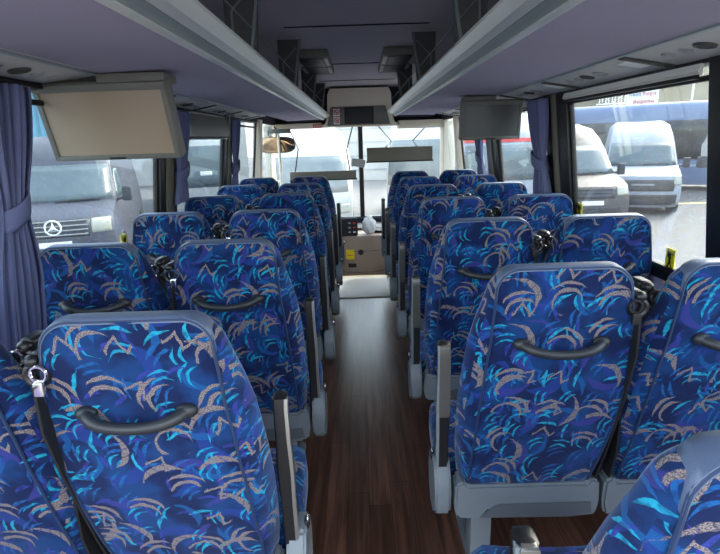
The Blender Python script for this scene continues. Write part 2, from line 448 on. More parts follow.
def make_seat(side, aisle, proto_name='passenger_chair'):
    """side +1: aisle lies towards -x; side -1: aisle lies towards +x.  aisle: True for the aisle seat"""
    a = -side
    root = empty(proto_name)
    backrest_mesh(a).build('backrest', M['fabric'], root, uv=True, ang=60)
    # piping round the rear panel
    pts = []
    zs = [BOT+.01+(TOP-.002-BOT-.01)*i/26 for i in range(27)]
    zs = [z for z in zs if z < 1.12] + [1.128, 1.14, 1.15, 1.158, 1.165, 1.17, 1.174, 1.1765, TOP-.0003]
    for z in zs: pts.append((-half_w(z)-.001-a*off(z), rear_y(z)-.002, z))
    for z in reversed(zs): pts.append((half_w(z)+.001-a*off(z), rear_y(z)-.002, z))
    MB().tube(pts, .0038, 6, up=Vector((0, 1, 0))).build('piping', M['piping'], root)
    # pale trim band folded over the top
    t = MB(); rings = []
    zl = [1.10, 1.12, 1.135, 1.147, 1.156, 1.163, 1.169, 1.1735, 1.1765, TOP-.0003]
    prof = [(-half_w(z)-a*off(z), z, z) for z in zl] + [(half_w(TOP-.0003)*k, TOP, TOP) for k in (-.7, -.35, 0, .35, .7)] + [(half_w(z)-a*off(z), z, z) for z in reversed(zl)]
    for (x, z, zz) in prof:
        nx = x/half_w(TOP); k = min(1., max(.08, (z-1.10)/.07)); d = depth(min(z, TOP))
        ex = .004*(1 if x > 0 else -1) if abs(x) > .1 else 0
        u = .003 + .003*k
        y0 = rear_y(z)
        rings.append([(x, y0-.005, zz-.005), (x+ex, y0-.004, zz+u*.5), (x+ex, y0+.004+d*.10*k, zz+u), (x+ex, y0+.006+d*.5*k, zz+u*1.3), (x+ex, y0+.006+d*.9*k, zz+u*.6), (x*.98, y0+.006+d*.95*k, zz-.008)])
    t.loft(rings, closed=True)
    t.build('top_trim', M['trim_vinyl'], root, ang=70)
    # grab handle
    h = MB(); pts = []; rr = []
    for i in range(17):
        u = -1 + 2*i/16
        x = .104*u - a*.016; z = .968 - .020*(1-u*u) ; y = rear_y(.95) - .012 - .032*(1-u**6)
        pts.append((x, y, z)); rr.append(.0125 + .003*abs(u)**4)
    h.tube(pts, rr, 10, up=Vector((0, 1, 0)))
    h.build('grab_handle', M['handle'], root)
    for u in (-1, 1): mm = MB().ball((u*.104-a*.016, rear_y(.96)-.010, .969), .024, .016, .017, 14); mm.build('handle_mount', M['handle'], root)
    # cushion
    c = MB(); rg = []
    for y, w, z0, z1 in ((.20, .20, .34, .44), (.26, .222, .325, .462), (.36, .228, .32, .468), (.50, .228, .32, .478), (.60, .225, .325, .484), (.66, .215, .335, .478), (.685, .20, .35, .455)):
        rg.append([(-w, y, z0+.02), (-w+.02, y, z0), (w-.02, y, z0), (w, y, z0+.02), (w+.004, y, (z0+z1)/2), (w, y, z1-.025), (w-.03, y, z1), (w-.08, y, z1-.01), (0, y, z1-.014), (-w+.08, y, z1-.01), (-w+.03, y, z1), (-w, y, z1-.025), (-w-.004, y, (z0+z1)/2)])
    if aisle: rg = [[(p[0]+(a*.03 if p[0]*a > .15 and q > 1 else 0), p[1], p[2]) for p in ring] for q, ring in enumerate(rg)]
    rg = [[(p[0]*.982, p[1], p[2]) for p in ring] for ring in rg]
    c.loft(rg); c.build('cushion', M['fabric'], root, uv=True, ang=60)
    # lower shell
    sh = MB()
    poly = [(x*.975, z) for x, z in ((-.232, .44), (-.205, .455), (-.19, .437), (.19, .437), (.205, .455), (.232, .44), (.236, .36), (.225, .318), (.15, .312), (.125, .345), (-.125, .345), (-.15, .312), (-.225, .318), (-.236, .36))]
    sh.prism(poly, 'y', .165, .24, .008)
    sh.build('lower_shell', M['shell'], root, ang=35)
    rc = MB().prism([(-.15, .322), (-.11, .362), (-.09, .372), (.20, .372), (.205, .33), (.14, .318)], 'y', .1615, .18, .002)  # raised panel; the shading of the recess is put into its darker grey
    rc.build('shell_recess_shade', M['recess_shade'], root)
    if aisle:
        # upright folded armrest
        ax = a*(.262 if side > 0 else .25)
        arm = MB(); rg = []
        prof = [(.44, .225, .017, .040), (.50, .222, .018, .042), (.60, .210, .018, .036), (.70, .196, .020, .030), (.80, .190, .017, .027), (.88, .188, .0165, .026), (.903, .189, .0175, .024), (.909, .190, .010, .014)]
        for z, y, hx, hy in prof:
            rg.append([(ax+hx*cx, y+.02+hy*cy, z) for cx, cy in ((-1, -.6), (-.7, -.95), (.7, -.95), (1, -.6), (1, .6), (.7, .95), (-.7, .95), (-1, .6))])
        arm.loft(rg); ao = arm.build('armrest', M['black'], root, ang=50)
        st = MB(); rg = []
        for z, y, hx, hy in prof[:-1]:
            xo = ax + a*(hx+.0035); 
            rg.append([(xo, y+.02-hy*.9, z), (xo, y+.02-hy*.35, z), (xo-a*.008, y+.02-hy*.35, z), (xo-a*.008, y+.02-hy*1.0, z)])
        st.loft(rg); st.build('armrest_edge', M['silver'] if side < 0 else M['shell'], ao)
        if side > 0:  # glossy grey strip over the upper half, right-hand seats only
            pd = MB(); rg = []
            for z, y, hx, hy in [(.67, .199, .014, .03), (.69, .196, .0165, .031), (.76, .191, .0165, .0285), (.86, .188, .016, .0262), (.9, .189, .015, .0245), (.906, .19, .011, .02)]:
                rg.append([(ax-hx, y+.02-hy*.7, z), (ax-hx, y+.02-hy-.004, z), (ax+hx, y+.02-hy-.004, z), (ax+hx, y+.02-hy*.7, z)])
            pd.loft(rg); pd.build('armrest_upper_strip', M['arm_gloss'], ao, ang=60)
        # hinge cover at the aisle side
        hc = MB(); 
        poly = [(.17, .40), (.185, .46), (.215, .50), (.27, .515), (.32, .48), (.345, .41), (.33, .335), (.29, .295), (.23, .29), (.18, .33)]
        x0 = a*.238; x1 = a*.29
        hc.prism(poly, 'x', min(x0, x1), max(x0, x1), .008)
        ho = hc.build('hinge_cover', M['shell'], root, ang=35)
        MB().ball((a*.291, .25, .505), .007, .018, .022, 8).build('recline_button', M['chrome'], ho)
        # aisle pedestal
        p = MB()
        p.box(a*.13-.035, a*.13+.035, .22, .30, .03, .33, .008)
        p.box(a*.13-.02, a*.13+.02, .10, .60, .0, .035, .008)
        p.box(a*.13-.03, a*.13+.06, .205, .225, .285, .31, .004)
        p.prism([(.30, .03), (.42, .03), (.30, .22)], 'x', a*.13-.012, a*.13+.012)
        p.build('leg', M['shell'], root, ang=35)
        MB().box(-.2, .2, .28, .52, .285, .325, .004).build('seat_frame', M['black'], root)
    else:
        MB().box(-.21, .21, .28, .52, .285, .325, .004).build('seat_frame', M['black'], root)
        MB().box(-a*.16-.03, -a*.16+.03, .30, .38, .0, .33, .008).build('leg', M['shell'], root, ang=35)
    # shoulder belt guide on the side facing the neighbour seat
    sx = -a if aisle else a
    bg = MB(); zc = 1.075
    xb = sx*(.200 if aisle else .198); yb = .05 if aisle else .13
    bg.box(xb-.018, xb+.018, yb-.02, yb+.045, zc-.055, zc+.03, .012, 3)
    bg.torus((xb, yb-.03, zc-.012), .021, .0085, 'y', 16, 8)
    bg.ball((xb+sx*.004, yb-.03, zc+.018), .017, .016, .014, 10)
    bo = bg.build('belt_guide', M['black'], root)
    w = MB()
    pts = [(xb, yb-.028, zc-.03), (xb+sx*.006, yb-.02, zc-.14), (xb+sx*.018, yb+.03, .80), (xb+sx*.018, .16, .56), (xb+sx*.012, .2, .44)]
    rg = []
    for p_ in pts: rg.append([(p_[0]-.003, p_[1]-.022, p_[2]), (p_[0]+.003, p_[1]-.022, p_[2]), (p_[0]+.003, p_[1]+.022, p_[2]), (p_[0]-.003, p_[1]+.022, p_[2])])
    w.loft(rg); w.build('belt_strap', M['webbing'], root)
    bk = MB().torus((xb-sx*.012, yb-.045, zc-.005), .016, .0035, 'y', 14, 6)
    bk.box(xb-sx*.012-.010, xb-sx*.012+.010, yb-.055, yb-.043, zc-.05, zc-.02, .003)
    bk.build('belt_buckle', M['chrome'] if (side < 0) else M['rubber'], bo)
    return root

PITCH = .78; YL = .943; YR = 1.24
ordinal = ['nearest', 'second', 'third', 'fourth', 'fifth', 'frontmost']
def set_label(o, side, aisle, i):
    where = 'left' if side < 0 else 'right'
    if side < 0:
        row = ['nearest row', 'second row from the camera', 'third row from the camera', 'fourth row from the camera', 'fifth row from the camera', 'frontmost row by the windscreen'][i]
    else:
        row = ['nearest row', 'second row from the camera', 'third row from the camera', 'fourth row from the camera', 'fifth row from the camera', 'sixth row from the camera', 'frontmost row by the windscreen'][i]
    what = ('blue patterned aisle seat with upright armrest' if aisle else 'blue patterned window seat without armrest')
    o['label'] = '%s, %s side, %s' % (what, where, row)
    o['category'] = 'coach seat'; o['group'] = 'blue patterned coach seats'
def row_of(side, aisle, x, ys, idx):
    proto = make_seat(side, aisle)
    for k, (y, i) in enumerate(zip(ys, idx)):
        o = proto if k == 0 else copy_tree(proto)
        o.location = (x, y, 0); set_label(o, side, aisle, i)
row_of(-1, True, -.460, [YL+PITCH*i for i in range(6)], range(6))
row_of(-1, False, -.930, [YL+PITCH*i for i in range(6)], range(6))
row_of(1, True, .499, [.46]+[YR+PITCH*(i-1) for i in range(1, 7)], range(7))
row_of(1, False, .967, [YR+PITCH*(i-1) for i in range(1, 7)], range(1, 7))

# ------------------------------------------------------------------ shell of the coach
XL, XR = -1.17, 1.205
Y0, Y1 = -.15, 7.35
LEAN = .12
struct(MB().box(XL-.06, XR+.06, Y0, 5.66, -.12, 0).build('floor', M['floor'], smooth=False))
struct(MB().box(XL-.06, XR+.06, 5.60, 7.4, -.42, -.30).build('floor', M['dash_top'], smooth=False))
struct(MB().box(-.24, .27, 4.86, 5.62, .0005, .012, .003).build('trim_1', M['step'])); 
struct(MB().box(-.36, .30, 5.62, 5.672, -.10, .016, .006).build('trim_2', M['nosing']))
struct(MB().box(XL, XR, 5.672, 5.70, -.30, -.12).build('trim_3', M['cream'], smooth=False))
# ceiling: shallow vault
c = MB(); prof = []
for i in range(17):
    u = -1 + 2*i/16
    prof.append((lerp(XL-.05, XR+.05, (u+1)/2), 2.155 - .05*abs(u)**3))
poly = prof + [(XR+.06, 2.26), (XL-.06, 2.26)]
c.loft([[(x, Y0, z) for x, z in poly], [(x, 7.25, z) for x, z in poly]])
struct(c.build('ceiling', M['ceiling']))
seams = MB()
for y in (1.9, 3.35, 4.95, 6.3): seams.box(-.42, .44, y-.003, y+.003, 2.1475, 2.1565)
struct(seams.build('trim_4', M['dark'], smooth=False))

def side_wall(sx, X, name):
    """sx -1 left, +1 right.  the side leans inwards above the sill"""
    sill = .83 if sx < 0 else .95
    o = X + sx*.06
    w = MB(); w.box(min(X, o), max(X, o), Y0, 7.35, -.35, sill)
    struct(w.build('wall_'+name, M['carpet'], smooth=False))
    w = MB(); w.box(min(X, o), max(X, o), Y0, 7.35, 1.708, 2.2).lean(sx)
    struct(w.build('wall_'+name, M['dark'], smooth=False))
    s_ = MB(); s_.box(min(X-sx*.012, o), max(X-sx*.012, o), Y0, 5.8, sill-.03, sill+.012, .005)
    struct(s_.build('trim_sill_'+name, M['frame']))
    r = MB(); r.box(min(X-sx*.012, o), max(X-sx*.012, o), Y0, 5.7, 1.696, 1.708, .003).lean(sx)
    struct(r.build('trim_header_'+name, M['frame']))
    return sill
sl = side_wall(-1, XL, 'left')
sr = side_wall(1, XR, 'right')

def windows(sx, X, sill, spans, first):
    n = first
    for (a, b) in spans:
        o = X + sx*.012
        g = MB(); g.box(o-.002, o+.002, a+.02, b-.02, sill+.012, 1.70).lean(sx)
        w = struct(g.build('window_%d' % n, M['glass'], smooth=False))
        f = MB()
        for (ya, yb, za, zb) in ((a, a+.02, sill+.012, 1.70), (b-.02, b, sill+.012, 1.70), (a, b, sill+.012, sill+.03), (a, b, 1.645, 1.662)):
            f.box(o-.012, o+.012, ya, yb, za, zb, .004)
        f.lean(sx).build('window_frame', M['rubber'], w)
        n += 1
    return n
lspans = [(.0, 1.40), (1.58, 2.93), (3.20, 4.36), (4.62, 5.76)]
rspans = [(.0, 1.58), (1.72, 2.87), (3.20, 4.36), (4.72, 5.95)]
n = windows(-1, XL, sl, lspans, 1)
n = windows(1, XR, sr, rspans, n)
def pillars(sx, X, sill, spans, name):
    for (a, b), (c_, d) in zip(spans, spans[1:]):
        y0, y1 = b, c_
        p = MB()
        xi = X - sx*.014; xo = X + sx*.028
        p.box(min(xi, xo), max(xi, xo), y0, y1, sill, 1.72, .006).lean(sx)
        po = struct(p.build('trim_pillar_'+name, M['frame']))
        q = MB()
        ya, yb = (y0+.07, y0+.19) if sx < 0 else (y0+.13, y0+.20)
        if yb < y1:
            q.box(min(xi, xi-sx*.010), max(xi, xi-sx*.010), ya, yb, sill+.01, 1.71, .004).lean(sx)
            q.build('pillar_cover', M['pillar'], po)
pillars(-1, XL, sl, lspans, 'left'); pillars(1, XR, sr, rspans, 'right')

# rolled blinds at window heads
def blind(sx, X, a, b, z0, z1, label, bulge=.03, mat='blind'):
    root = empty('roller_blind', (X, (a+b)/2, z0), 0, label, 'window blind', 'roller blinds over the windows')
    m = MB(); rg = []
    L = (b-a)/2
    for y in (-L, L):
        rg.append([(-sx*(.006), y, 0), (-sx*(.006+bulge), y, .006), (-sx*(.012+bulge), y, (z1-z0)*.3), (-sx*(.008+bulge*.8), y, (z1-z0)*.7), (-sx*.012, y, z1-z0), (-sx*.004, y, z1-z0)])
    m.loft(rg); m.build('blind_cloth', M[mat], root)
    MB().box(-sx*.02-.008, -sx*.02+.008, -L, L, -.014, .0, .004).build('blind_bar', M['frame'], root)
    return root
xt = .12*(1.69-.85)
blind(1, XR-xt-.004, 1.75, 2.88, 1.664, 1.698, 'rolled blind, coloured as if lit through, along the head of the large right window', .010, 'white')  # white cloth colour stands in for daylight coming through the blind
blind(-1, XL+.12*.78+.004, 3.36, 4.34, 1.545, 1.698, 'grey half-lowered blind behind the second left curtain', .03)
blind(1, XR-xt-.004, 3.42, 4.34, 1.664, 1.698, 'rolled blind along the head of the right window behind the curtain', .010, 'white')  # white here too, in place of outside light passing through

# warning stickers on the glass
def sticker(x, y, z, sx, label, big=True):
    root = empty('warning_sticker', (x, y, z), 0, label, 'sticker', 'yellow window stickers')
    MB().box(-.0015, .0015, -.03, .03, -.012, .088, 0).build('yellow_panel', M['yellow'], root, smooth=False)
    b = MB(); xx = -sx*.003
    b.tube([(xx, .012, .075), (xx, -.004, .04), (xx, .014, .008)], .004, 6)
    b.tube([(xx, -.018, .01), (xx, .0, .045), (xx, -.006, .055)], .004, 6)
    b.torus((xx, .004, .062), .008, .003, 'x', 12, 6)
    b.build('pictogram', M['rubber'], root)
    MB().box(-.0015, .0015, -.026, .026, -.062, -.014, 0).build('lower_note', M['orange'], root, smooth=False)
sticker(XR-.006, 1.97, .965, 1, 'yellow warning sticker low on the large right window')
sticker(XR-.014, 2.82, 1.04, 1, 'yellow sticker at the front corner of the large right window')
sticker(XL+.014, 2.5, 1.0, -1, 'yellow sticker low on the left window beside the parked grey van')

# ------------------------------------------------------------------ luggage racks
def rack(sx, X, name, y_end, label):
    root = empty('luggage_rack', (0, 0, 1.74), 0, label, 'luggage rack', 'overhead luggage racks')
    xo = abs(X)
    def ext(pts, y0, y1): 
        m = MB(); m.loft([[(sx*x, y0, z-1.74) for x, z in pts], [(sx*x, y1, z-1.74) for x, z in pts]]); return m
    ext([(.43, 1.752), (.86, 1.742), (.878, 1.752), (.878, 1.775), (.43, 1.775)], Y0, y_end-.15).build('underside_panel', M['headliner'], root)
    ext([(.398, 1.7685), (.385, 1.775), (.372, 1.777), (.356, 1.790), (.348, 1.800), (.348, 1.810), (.358, 1.815), (.372, 1.812), (.41, 1.795)], Y0, y_end).build('front_rail', M['alu'], root, ang=25)
    ext([(.424, 1.753), (.399, 1.767), (.41, 1.791), (.46, 1.79), (.46, 1.753)], Y0, y_end-.02).build('lower_rail', M['alu_dark'], root)
    ext([(.420, 1.744), (.445, 1.7445), (.445, 1.7525), (.424, 1.7525)], Y0, y_end-.05).build('rail_edge', M['alu'], root)
    sm = MB()
    for y in (.9, 2.55, 4.1, 5.6):
        if y < y_end-.3: sm.box(min(sx*.45, sx*.90), max(sx*.45, sx*.90), y-.002, y+.002, .0005, .0105)
    # rounded end trim
    e = MB(); e.tube([(sx*.38, y_end-.03, .06), (sx*.42, y_end+.01, .03), (sx*.52, y_end+.02, .012), (sx*.75, y_end-.02, .006), (sx*.87, y_end-.12, .006)], .018, 8)
    e.build('end_trim', M['dark'], root)
    # net cord above the rail
    MB().tube([(sx*.40, .2, .19), (sx*.40, y_end-.1, .19)], .0025, 6).build('safety_cord', M['bracket_edge'], root)
    ys = [y for y in ((.9, 2.2, 3.62, 5.05, 6.3) if sx < 0 else (.9, 2.15, 3.5, 4.95)) if y < y_end]
    for y in ys:
        b = MB().prism([(sx*x, z-1.74) for x, z in ((.385, 1.815), (.36, 2.13), (.50, 2.13), (.50, 1.797), (.42, 1.797))], 'y', y-.012, y+.012, .003)
        bo = b.build('rack_divider', M['bracket'], root, ang=30)
        MB().tube([(sx*.41, y-.014, .07), (sx*.355, y-.014, .39)], .008, 6).build('divider_edge', M['bracket_edge'], bo)
        MB().tube([(sx*.47, y-.014, .06), (sx*.47, y-.014, .25), (sx*.38, y-.014, .34)], .005, 6).build('divider_rib', M['bracket_edge'], bo)
    return root
rack(-1, XL, 'left', 6.86, 'lavender overhead luggage rack with silver rail, left of aisle')
rack(1, XR, 'right', 6.3, 'lavender overhead luggage rack with silver rail, right of aisle')

# service panels above each row
def service_panel(sx, X):
    w = abs(X)-.105
    root = empty('service_panel')
    x0, x1 = sx*.88, sx*(w-.004)
    m = MB().box(min(x0, x1), max(x0, x1), -.385, .385, 0, .02, .003)
    m.slope().build('panel', M['psu'], root)
    g = MB().box(min(sx*.90, sx*(w-.02)), max(sx*.90, sx*(w-.02)), .20, .235, -.007, .001, .002)
    g.slope().build('speaker_slot', M['psu_dark'], root)
    r = MB(); r.box(min(sx*.882, sx*.892), max(sx*.882, sx*.892), -.385, .385, -.006, .001); r.slope().build('panel_edge', M['alu_dark'], root)
    for k, y in enumerate((-.22, -.10)):
        a = MB().torus((sx*.985, y, -.001), .026, .006, 'z', 18, 6); a.ball((sx*.985, y, 0), .018, .018, .008)
        a.slope().build('air_vent', M['psu_dark'] if k else M['silver_plastic'], root)
    for y in (-.01, .08):
        a = MB().ball((sx*.985, y, 0), .022, .022, .009, 14); a.slope().build('reading_light', M['silver_plastic'], root)
    l = MB().box(min(sx*.94, sx*1.03), max(sx*.94, sx*1.03), .27, .33, -.004, .001, .001); l.slope().build('call_button_plate', M['white'], root)
    return root
for sx, X, ys, word in ((-1, XL, [.95+PITCH*i for i in range(6)], 'left'), (1, XR, [.9+PITCH*i for i in range(7)], 'right')):
    p = service_panel(sx, X)
    names = ['nearest the camera', 'second from the camera', 'third from the camera', 'fourth from the camera', 'fifth from the camera', 'sixth from the camera', 'seventh and farthest']
    for i, y in enumerate(ys):
        o = p if i == 0 else copy_tree(p)
        o.location = (0, y, 1.745)
        tag(o, 'grey light and air panel over the %s windows, %s' % (word, names[i] if not (i == len(ys)-1) else 'farthest'), 'service panel', 'overhead service panels')

# ceiling vents
def ceiling_vent(sx, y, label):
    root = empty('ceiling_vent', (sx*.335, y, 2.14), 0, label, 'ceiling vent', 'ceiling vents')
    MB().box(-.13, .13, -.52, .52, -.045, .012, .012, 3).build('housing', M['mon_case'], root)
    for k in (-1, 1):
        h = MB().box(-.09, .09, k*.25-.235, k*.25+.235, -.052, -.043, .004); h.build('vent_flap', M['bracket'], root)
        for q in (-1, 1):
            s_ = MB().box(q*.108-.014, q*.108+.014, k*.25-.23, k*.25+.17, -.053, -.04, .003); s_.build('slot_strip', M['silver_plastic'], root)
            MB().box(q*.108-.012, q*.108+.012, k*.25+.175, k*.25+.22, -.053, -.04, .003).build('slot_latch', M['rubber'], root)
ceiling_vent(-1, 4.66, 'dark grey ceiling vent with pale slotted edges, left of centre')
ceiling_vent(1, 4.66, 'dark grey ceiling vent with pale slotted edges, right of centre')

# ------------------------------------------------------------------ curtains
def curtain(sx, X, y0, y1, ztop, zbot, tie_z, label, tie_y=None, folds=6, amp=.022, lower=None):
    root = empty('curtain', (X, (y0+y1)/2, zbot), 0, label, 'curtain', 'lavender curtains tied at the window pillars')
    L = (y1-y0)/2; m = MB(); rings = []
    H = ztop-zbot
    tz = tie_z-zbot
    nz = 30; nu = 64
    ty = 0 if tie_y is None else tie_y-(y0+y1)/2
    grid = []
    for i in range(nz+1):
        z = H*i/nz
        if z > tz: k = 1-.42*math.exp(-((z-tz)/.16)**2)
        else: k = 1-.42*math.exp(-((z-tz)/.13)**2)
        kk = (1-k)/.42
        row = []
        for j in range(nu+1):
            u = -1+2*j/nu
            y = lerp(u*L, ty, kk*.5)*1 if tie_y is not None else u*L*k
            ph = folds*PI*u + .5*math.sin(3*u+z*2)
            x = amp*1.25*(1-.35*kk)*math.sin(ph)*(.8+.3*math.sin(5*u+1)) 
            row.append((x, y + .006*math.sin(2*ph), z))
        grid.append(row)
    front = [[(x-sx*.12*max(0, z+zbot-.85), y, z) for x, y, z in rw] for rw in grid]
    m.loft([[(x, y, z) for x, y, z in r] for r in front], closed=False, cap=False)
    m2 = m.bm
    o = m.build('curtain_cloth', M['curtain'], root, ang=80)
    sol = o.modifiers.new('thickness', 'SOLIDIFY'); sol.thickness = .003
    # tie band
    t = MB(); rg = []
    for zz in (-.035, -.02, .02, .035):
        r = []
        for j in range(24):
            a = 2*PI*j/24
            r.append(((amp*1.1+.012)*math.cos(a)*(.92 if abs(zz) > .03 else 1), ty*.5 + L*.62*math.sin(a), tz+zz+.03*math.sin(a)))
        rg.append(r)
    t.loft(rg, cap=False); t.lean(sx, zbot); to = t.build('tie_band', M['curtain'], root, ang=80)
    s2 = to.modifiers.new('thickness', 'SOLIDIFY'); s2.thickness = .004
    rl = MB(); rl.tube([(0, -L, H+.004), (0, L, H+.004)], .007, 6); rl.lean(sx, zbot); rl.build('curtain_rail', M['frame'], root)
curtain(-1, XL+.05, 1.50, 1.69, 1.685, .56, 1.32, 'lavender tied curtain at the nearest left pillar, left of the grey van', folds=7, amp=.03)
curtain(-1, XL+.045, 3.06, 3.34, 1.69, 1.16, 1.34, 'lavender curtain at the left pillar right of the big monitor', folds=6)
curtain(-1, XL+.045, 4.50, 4.74, 1.69, 1.0, 1.30, 'narrow lavender curtain at the farthest left pillar', folds=4)
curtain(1, XR-.055, 3.06, 3.36, 1.69, 1.0, 1.34, 'lavender tied curtain beside the large right window', folds=7, amp=.03)
curtain(1, XR-.045, 4.74, 5.0, 1.69, 1.0, 1.30, 'narrow lavender curtain below and behind the right monitor', folds=4)

# ------------------------------------------------------------------ monitors
def monitor(loc, w, h, tilt, yaw, screen, label):
    root = empty('monitor', loc, 0, label, 'monitor', 'overhead passenger monitors')
    R = (Matrix.Rotation(yaw, 4, 'Z') @ Matrix.Rotation(tilt, 4, 'X'))
    def put(mb, name, mat, par=root):
        t = MB(); t.merge(mb, R); return t.build(name, mat, par, ang=35)
    c = MB(); c.box(-w/2, w/2, 0, .055, -h, 0, .012, 3); c.box(-w/2+.04, w/2-.04, .05, .085, -h+.03, -.03, .012)
    co = put(c, 'case', M['mon_case'])
    b = MB(); bw = .022
    b.box(-w/2+.003, w/2-.003, -.008, .004, -bw-.008, -.004, .004); b.box(-w/2+.003, w/2-.003, -.008, .004, -h+.004, -h+bw, .004)
    b.box(-w/2+.003, -w/2+bw, -.008, .004, -h+.01, -.01, .004); b.box(w/2-bw, w/2-.003, -.008, .004, -h+.01, -.01, .004)
    put(b, 'bezel', M['mon_case'])
    put(MB().box(-w/2+bw-.002, w/2-bw+.002, -.003, .002, -h+bw-.002, -bw-.004), 'screen', M[screen])
    put(MB().box(-.03, .03, -.01, -.004, -h+.006, -h+.014, .002), 'button_bar', M['rubber'])
    mt = MB(); mt.box(max(-w/2+.02, -.875-loc[0]), min(w/2-.005, .875-loc[0]), .0, .13, -.004, .027, .006); mt.build('ceiling_mount', M['mon_case'], root)
monitor((-.872, 1.86, 1.713), .465, .272, .30, -.03, 'mon_screen', 'large beige-screened monitor hanging under the left luggage rack')
monitor((.855, 3.44, 1.712), .395, .245, .12, .10, 'mon_screen_dark', 'dark grey monitor hanging under the right luggage rack')

# ------------------------------------------------------------------ front bulkhead, header console
def arcpts(x0, z0, x1, z1, n, bulge): 
    return [(lerp(x0, x1, i/n), lerp(z0, z1, i/n) + bulge*math.sin(PI*i/n)) for i in range(n+1)]
hd = empty('header_console', (.03, 7.0, 1.66), 0, 'cream overhead console with small dark screen above the windscreen', 'overhead console')
m = MB()
poly = [(-.50, 0), (-.44, .05), (-.41, .16), (-.40, .40), (-.37, .465), (.37, .465), (.40, .40), (.41, .16), (.44, .05), (.50, 0)]
rg = [[(x, -.06, z) for x, z in poly], [(x*1.02, .02, z) for x, z in poly], [(x*1.04, .30, z) for x, z in poly]]
m.loft(rg); m.build('housing', M['cream'], hd, ang=35)
MB().prism([(-.42, .015), (-.37, .245), (.33, .245), (.39, .015)], 'y', -.075, -.055, .006).build('grey_panel', M['mon_case'], hd)
fr = MB().box(-.195, .175, -.094, -.070, .03, .235, .006).build('screen_frame', M['rubber'], hd)
MB().box(-.178, .158, -.0965, -.0935, .045, .22).build('dark_screen', M['lcd'], fr, smooth=False)
for z in (.175, .075):
    s_ = MB().box(-.335, -.255, -.080, -.0745, z-.045, z+.045).build('notice', M['white'], hd, smooth=False)
    b = MB().torus((-.295, -.082, z+.004), .029, .005, 'y', 20, 6)
    b.tube([(-.315, -.082, z+.024), (-.275, -.082, z-.016)], .0045, 6)
    b.build('prohibition_ring', M['red'], s_)
    MB().box(-.307, -.283, -.0825, -.081, z-.006, z+.01).build('pictogram', M['rubber'], s_)
# header beam over the windscreen
h = MB(); pts = []
h.box(XL-.05, -.47, 7.0, 7.3, 1.655, 1.72, .012); h.box(.53, XR+.05, 7.0, 7.3, 1.62, 1.72, .012)
struct(h.build('wall_front', M['cream'], smooth=True))
h = MB(); h.box(XL-.05, XR+.05, 7.22, 7.34, 1.70, 2.24); h.box(XL-.05, XR+.05, 7.22, 7.34, -.35, .44)
struct(h.build('wall_front', M['dark'], smooth=False))
rs = empty('exit_notice', (-.515, 6.985, 1.682), 0, 'small red notice on the cream header left of the console', 'notice')
MB().box(-.06, .06, -.004, .004, -.02, .02).build('red_plate', M['red'], rs, smooth=False)
w_ = MB()
for k in range(5): w_.box(-.045+.02*k, -.033+.02*k, -.006, -.003, -.008, .008)
w_.build('white_lettering', M['white'], rs, smooth=False)

# windscreen
g = MB()
g.box(XL+.04, .03, 7.30, 7.304, .44, 1.70); wn = struct(g.build('window_front_left', M['screen_glass'], smooth=False))
g = MB(); g.box(.03, XR-.04, 7.30, 7.304, .44, 1.70); struct(g.build('window_front_right', M['screen_glass'], smooth=False))
struct(MB().box(.0, .062, 7.27, 7.33, .42, 1.70, .008).build('trim_windscreen_post', M['frame']))
struct(MB().box(XL, XR, 7.255, 7.325, .40, .455, .008).build('trim_windscreen_base', M['frame']))
# cream front pillars
for x0, x1, nme in ((XL-.05, XL+.03, 'left'), (XR-.10, XR+.05, 'right')):
    m = MB(); m.box(x0, x1, 6.95, 7.28, -.3, 1.70, .02); struct(m.build('trim_front_post_'+nme, M['cream']))
for sx, X, ya, nme in ((-1, XL, 5.78, 'left'), (1, XR, 5.97, 'right')):
    m = MB(); xa, xb = (X-.05, X+.03) if sx < 0 else (X-.03, X+.05)
    m.box(xa, xb, ya, ya+.14, .4, 1.735, .012).lean(sx); struct(m.build('trim_door_post_'+nme, M['cream']))
    m = MB(); m.box(xa+.01, xb-.01, ya+.14, ya+.2, .4, 1.735, .008).lean(sx); struct(m.build('trim_door_edge_'+nme, M['frame']))
    m = MB(); xg = X+sx*.03; m.box(xg-.002, xg+.002, ya+.2, 6.95, .83, 1.70).lean(sx)
    dn = struct(m.build('window_%d' % n, M['glass'], smooth=False)); n += 1
# front door column seen left of the windscreen with hinges
m = MB().tube([(-1.02, 6.9, -.2), (-1.02, 6.9, 1.66)], .018, 10); m.tube([(-1.02, 6.9, 1.0), (-1.12, 6.95, 1.0)], .01, 8)
struct(m.build('trim_grab_pole', M['cream']))

# interior mirror
mr = empty('interior_mirror', (-1.06, 6.95, 1.66), 0, 'wide interior mirror with an orange-brown reflection tinted in, by the front left post', 'mirror')
rg = []
def mring(k, y): return [(.245*k*math.copysign(abs(math.cos(a))**.6, math.cos(a)), y, -.20+.105*k*math.copysign(abs(math.sin(a))**.7, math.sin(a))) for a in [2*PI*i/28 for i in range(28)]]
m = MB(); m.loft([mring(.9, .05), mring(1, .03), mring(1, .0), mring(.95, -.004)])
mo = m.build('mirror_shell', M['carblack'], mr)
MB().loft([mring(.93, -.004), mring(.9, -.008)]).build('mirror_glass', M['mirror'], mo)
MB().tube([(0, .04, -.1), (0, .04, 0), (-.02, .05, .03)], .012, 8).build('mirror_arm', M['frame'], mr)
# roller unit above the mirror
cu = empty('curtain_roller', (-1.0, 6.9, 1.60), 0, 'short dark roller unit under the cream header at the front left', 'roller unit')
MB().box(-.14, .14, -.03, .03, 0, .055, .012).build('roller_case', M['mon_case'], cu)
MB().box(-.15, -.135, -.02, .02, -.02, .05, .004).build('end_bracket', M['frame'], cu)

